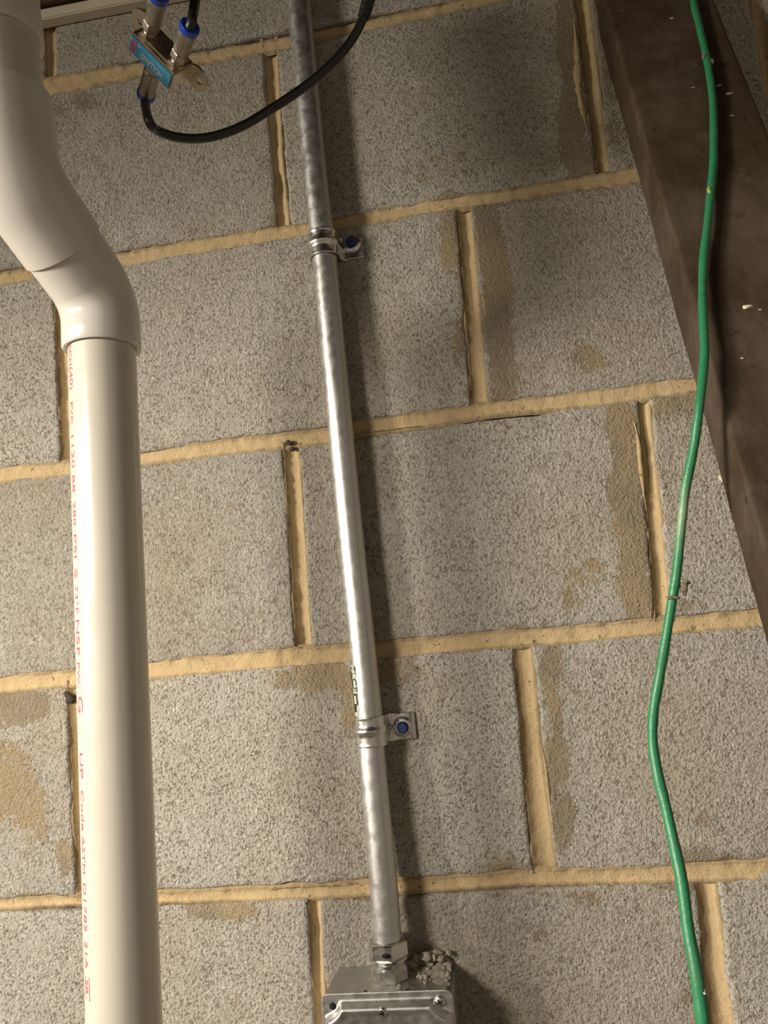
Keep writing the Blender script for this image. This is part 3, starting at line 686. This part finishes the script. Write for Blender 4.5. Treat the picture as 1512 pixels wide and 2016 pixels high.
def coax(start, d, path, label, name='coaxial_cable', ring=True, clen=.019, group=None, tape=None, R=.00345):
    root = thing(name, start, label, 'cable', group); d = nrm(d)
    o = mesh_obj('connector_nut', *lathe(start + d * .003, d, [(0, .0058), (.0008, .0063), (.0065, .0063), (.0075, .0056)], sides=6), M_grayc, root); sharp(o, 25)
    o = mesh_obj('connector_sleeve', *lathe(start + d * .010, d, [(0, .0052), (.001, .0060), (clen - .006, .0060), (clen - .005, .0064), (clen, .0064)], 32), M_grayc, root); sharp(o, 35)
    e = start + d * (.010 + clen)
    o = mesh_obj('connector_ring', *lathe(e, d, [(0, .0064), (.0006, .0070), (.0040, .0070), (.0050, .0062), (.0050, .0040), (.003, .0036)] , 32), M_ring, root); sharp(o, 35); o['label'] = 'blue plastic ring'
    P = smooth_path([e - d * .002, e + d * .008] + path, .004)
    o = mesh_obj('cable_jacket', *tube(P, R, 24), M_black, root)
    return root, P
dB = nrm(Ax); eB = pB
coax(pA, Ax, [UZ(309, -30, .600), UZ(300, -120, .62)], 'short black coaxial cable on the upper left port of the splitter')
coax(pB, nrm(Ax + Lx * .05), [UZ(384, 4, .545), UZ(398, -60, .56), UZ(408, -160, .58)], 'short black coaxial cable with bright blue ring on the upper right port of the splitter')
rt, Pc = coax(pC, -Ax, [UZ(u, v, z) for u, v, z in ((293, 238, .560), (308, 256, .575), (342, 269, .582), (385, 273, .588), (430, 266, .592), (480, 247, .596), (530, 217, .602), (575, 188, .60), (620, 155, .60), (660, 118, .60), (690, 82, .60), (711, 45, .60), (722, 12, .60), (733, -40, .60), (745, -130, .61))],
   'long black coaxial cable curving from the bottom of the splitter across the conduit', clen=.022)
tp = [p for p in Pc if pj(p)[1] < 38 and pj(p)[0] > 640]
o = mesh_obj('tape_wrap', *tube(tp, [.0049 + .0006 * float(vnoise(i, 0, 2.2, 4)) for i in range(len(tp))], 20), M_tape, rt); sharp(o, 60)
# print on the label: upside down
def flat_word(s, c, X, Y, width, height, mat, name='lettering'):
    V, Fc = text_mesh(s); V[:, 0] -= (V[:, 0].min() + V[:, 0].max()) / 2; V[:, 0] /= (V[:, 0].max() - V[:, 0].min()); h = V[:, 1].max(); V[:, 1] = V[:, 1] / h - .5
    mesh_obj(name, [np.asarray(c) + X * (x * width) + Y * (y * height) - Bx * .0002 for x, y, _ in V], Fc, mat, sp, False)
lf = fc - Bx * .00095
flat_word('HOLLAND', lf + Lx * .0015 - Ax * .0012, -Lx, -Ax, .0200, .0046, M_white)
flat_word('SPLITTER', lf - Lx * .001 + Ax * .0026, -Lx, -Ax, .0110, .0019, M_pale)
flat_word('GHz', lf + Lx * .0095 + Ax * .0046, -Lx, -Ax, .0060, .0015, M_pale)
mesh_obj('label_logo', *merge([([lf - Lx * (.0180 - a) + Ax * b - Bx * .0001 for a, b in pts], [tuple(range(len(pts)))]) for pts in
   [((0, -.005), (.0035, -.0055), (.0045, -.001), (.001, .000)), ((.0005, .001), (.005, .0005), (.0065, .005), (.0015, .0045))]]), M_redp, sp, False)
mesh_obj('label_logo', *merge([([lf - Lx * (.0180 - a) + Ax * b - Bx * .0001 for a, b in pts], [tuple(range(len(pts)))]) for pts in
   [((-.0008, -.006), (-.0001, -.006), (.0008, .0055), (-.0008, .0055)), ((.0052, .0035), (.0085, .003), (.0085, .005), (.0062, .0055))]]), M_pale, sp, False)

# ------------------------------------------------------------------ green cord
N_ = np.array(Nb)
def stud_Z(u, v): return float(((P0 - CAM) @ N_) / (ray(u, v) @ N_))
G = [(1362, -80, .655), (1365, 0, .645), (1375, 45, .638), (1392, 120, .628), (1403, 200, .616), (1405, 300, .600), (1400, 370, .588), (1393, 440, .576), (1385, 510, .562), (1383, 580, .548), (1385, 640, .540), (1387, 700, .532), (1378, 790, .522), (1366, 880, .515), (1350, 960, .510), (1342, 1030, .508), (1333, 1120, .506),
     (1322, 1190, .503), (1309, 1270, .500), (1297, 1340, .497), (1287, 1400, .494), (1285, 1460, .488), (1296, 1530, .480), (1311, 1590, .470), (1331, 1680, .457), (1343, 1740, .449), (1355, 1830, .440), (1368, 1900, .433), (1378, 1965, .428), (1386, 2030, .424), (1400, 2150, .42)]
G = [(u, v, stud_Z(u, v) - .008 - max(0, v - 560) * 3e-5 if v < 720 else z + off) for (u, v, z) in G for off in [{790: -.030, 880: -.024, 960: -.019, 1030: -.016, 1120: -.012, 1190: -.008, 1270: -.004}.get(v, 0)]]
GP = smooth_path([UZ(*g) for g in G], .003)
def cz(v): return float(np.interp(v, [g[1] for g in G], [g[2] for g in G]))
root = thing('green_cord', GP[-1], 'thin green cord hanging in loose curves in front of the leaning stud', 'cord')
gv = np.array([pj(p)[1] for p in GP]); rad = [(.0030 + .0009 * min(1, max(0, (v - 1200) / 800))) * (1 + .06 * float(vnoise(v, 0, 24, 8))) for v in gv]
o = mesh_obj('cord_strand', *tube(GP, rad, 20), M_cord, root); add_attr(o, 'dust', np.repeat(np.clip(1.15 - np.abs(gv - 1015) / 75, 0, 1), 20))
# dusty cobweb lump and small specks on the cord
def lump(u, v, z, r, mat, name, parent, seed, sq=1.):
    bm = bmesh.new(); bmesh.ops.create_icosphere(bm, subdivisions=3, radius=r); c = UZ(u, v, cz(v) - .0025)
    for q in bm.verts: q.co = Vector(c) + Vector((q.co.x * 1.0, q.co.y, q.co.z * sq)) * (1 + .7 * float(vnoise(q.co.x * 1500 + 7, q.co.z * 1500 + q.co.y * 900, 1.3, seed)))
    return bm_obj(name, bm, mat, parent, True)
lump(1326, 1176, .503, .0034, M_web, 'dust_knot', root, 1, .35)
lump(1346, 1160, .506, .0022, M_web, 'dust_knot', root, 2, 1.4); lump(1352, 1148, .509, .0016, M_web, 'dust_knot', root, 3)
lump(1396, 378, .585, .0014, plain('yellow_speck', (.35, .38, .08), .8), 'speck', root, 4, 2.2)
lump(1385, 1953, .427, .0011, M_chip, 'speck', root, 5)
lump(1386, 112, .624, .0014, M_web, 'dust_knot', root, 6, 1.6); lump(1401, 122, .628, .0016, M_web, 'dust_knot', root, 7, 1.5)
# cream chip caught between stud and wall, pale fleck on the stud
o = bm_obj('wall_chip', oriented_box(U(1421, 943, -.001), nrm([.6, 0, -.8]), (0, 1, 0), nrm([.8, 0, .6]), .0075, .003, .003, .0008), M_chip, wall)
bpy.context.view_layer.update()
def stud_fleck(u, v, r, seed):
    c = UZ(u, v, stud_Z(u, v)); bm = bmesh.new(); bmesh.ops.create_icosphere(bm, subdivisions=2, radius=r)
    for q in bm.verts:
        k = 1 + .6 * float(vnoise(q.co.x * 1200 + 5, q.co.z * 1200 + q.co.y * 800, 1.2, seed)); w = np.array([q.co.x * 1.7, q.co.y * .5, q.co.z * .7]) * k
        q.co = Vector(c + Xb * w[0] - Nb * w[1] + D * w[2])
    bm_obj('pale_fleck', bm, M_chip if seed == 1 else M_debris, stud, True)
for a_ in ((1472, 604, .0022, 1), (1366, 172, .0011, 2), (1415, 168, .0014, 3), (1437, 184, .0018, 4), (1440, 228, .0013, 5), (1322, 36, .001, 6), (1370, 128, .0008, 7), (1496, 610, .001, 8), (1462, 705, .0009, 9)): stud_fleck(*a_)
bpy.context.view_layer.update()
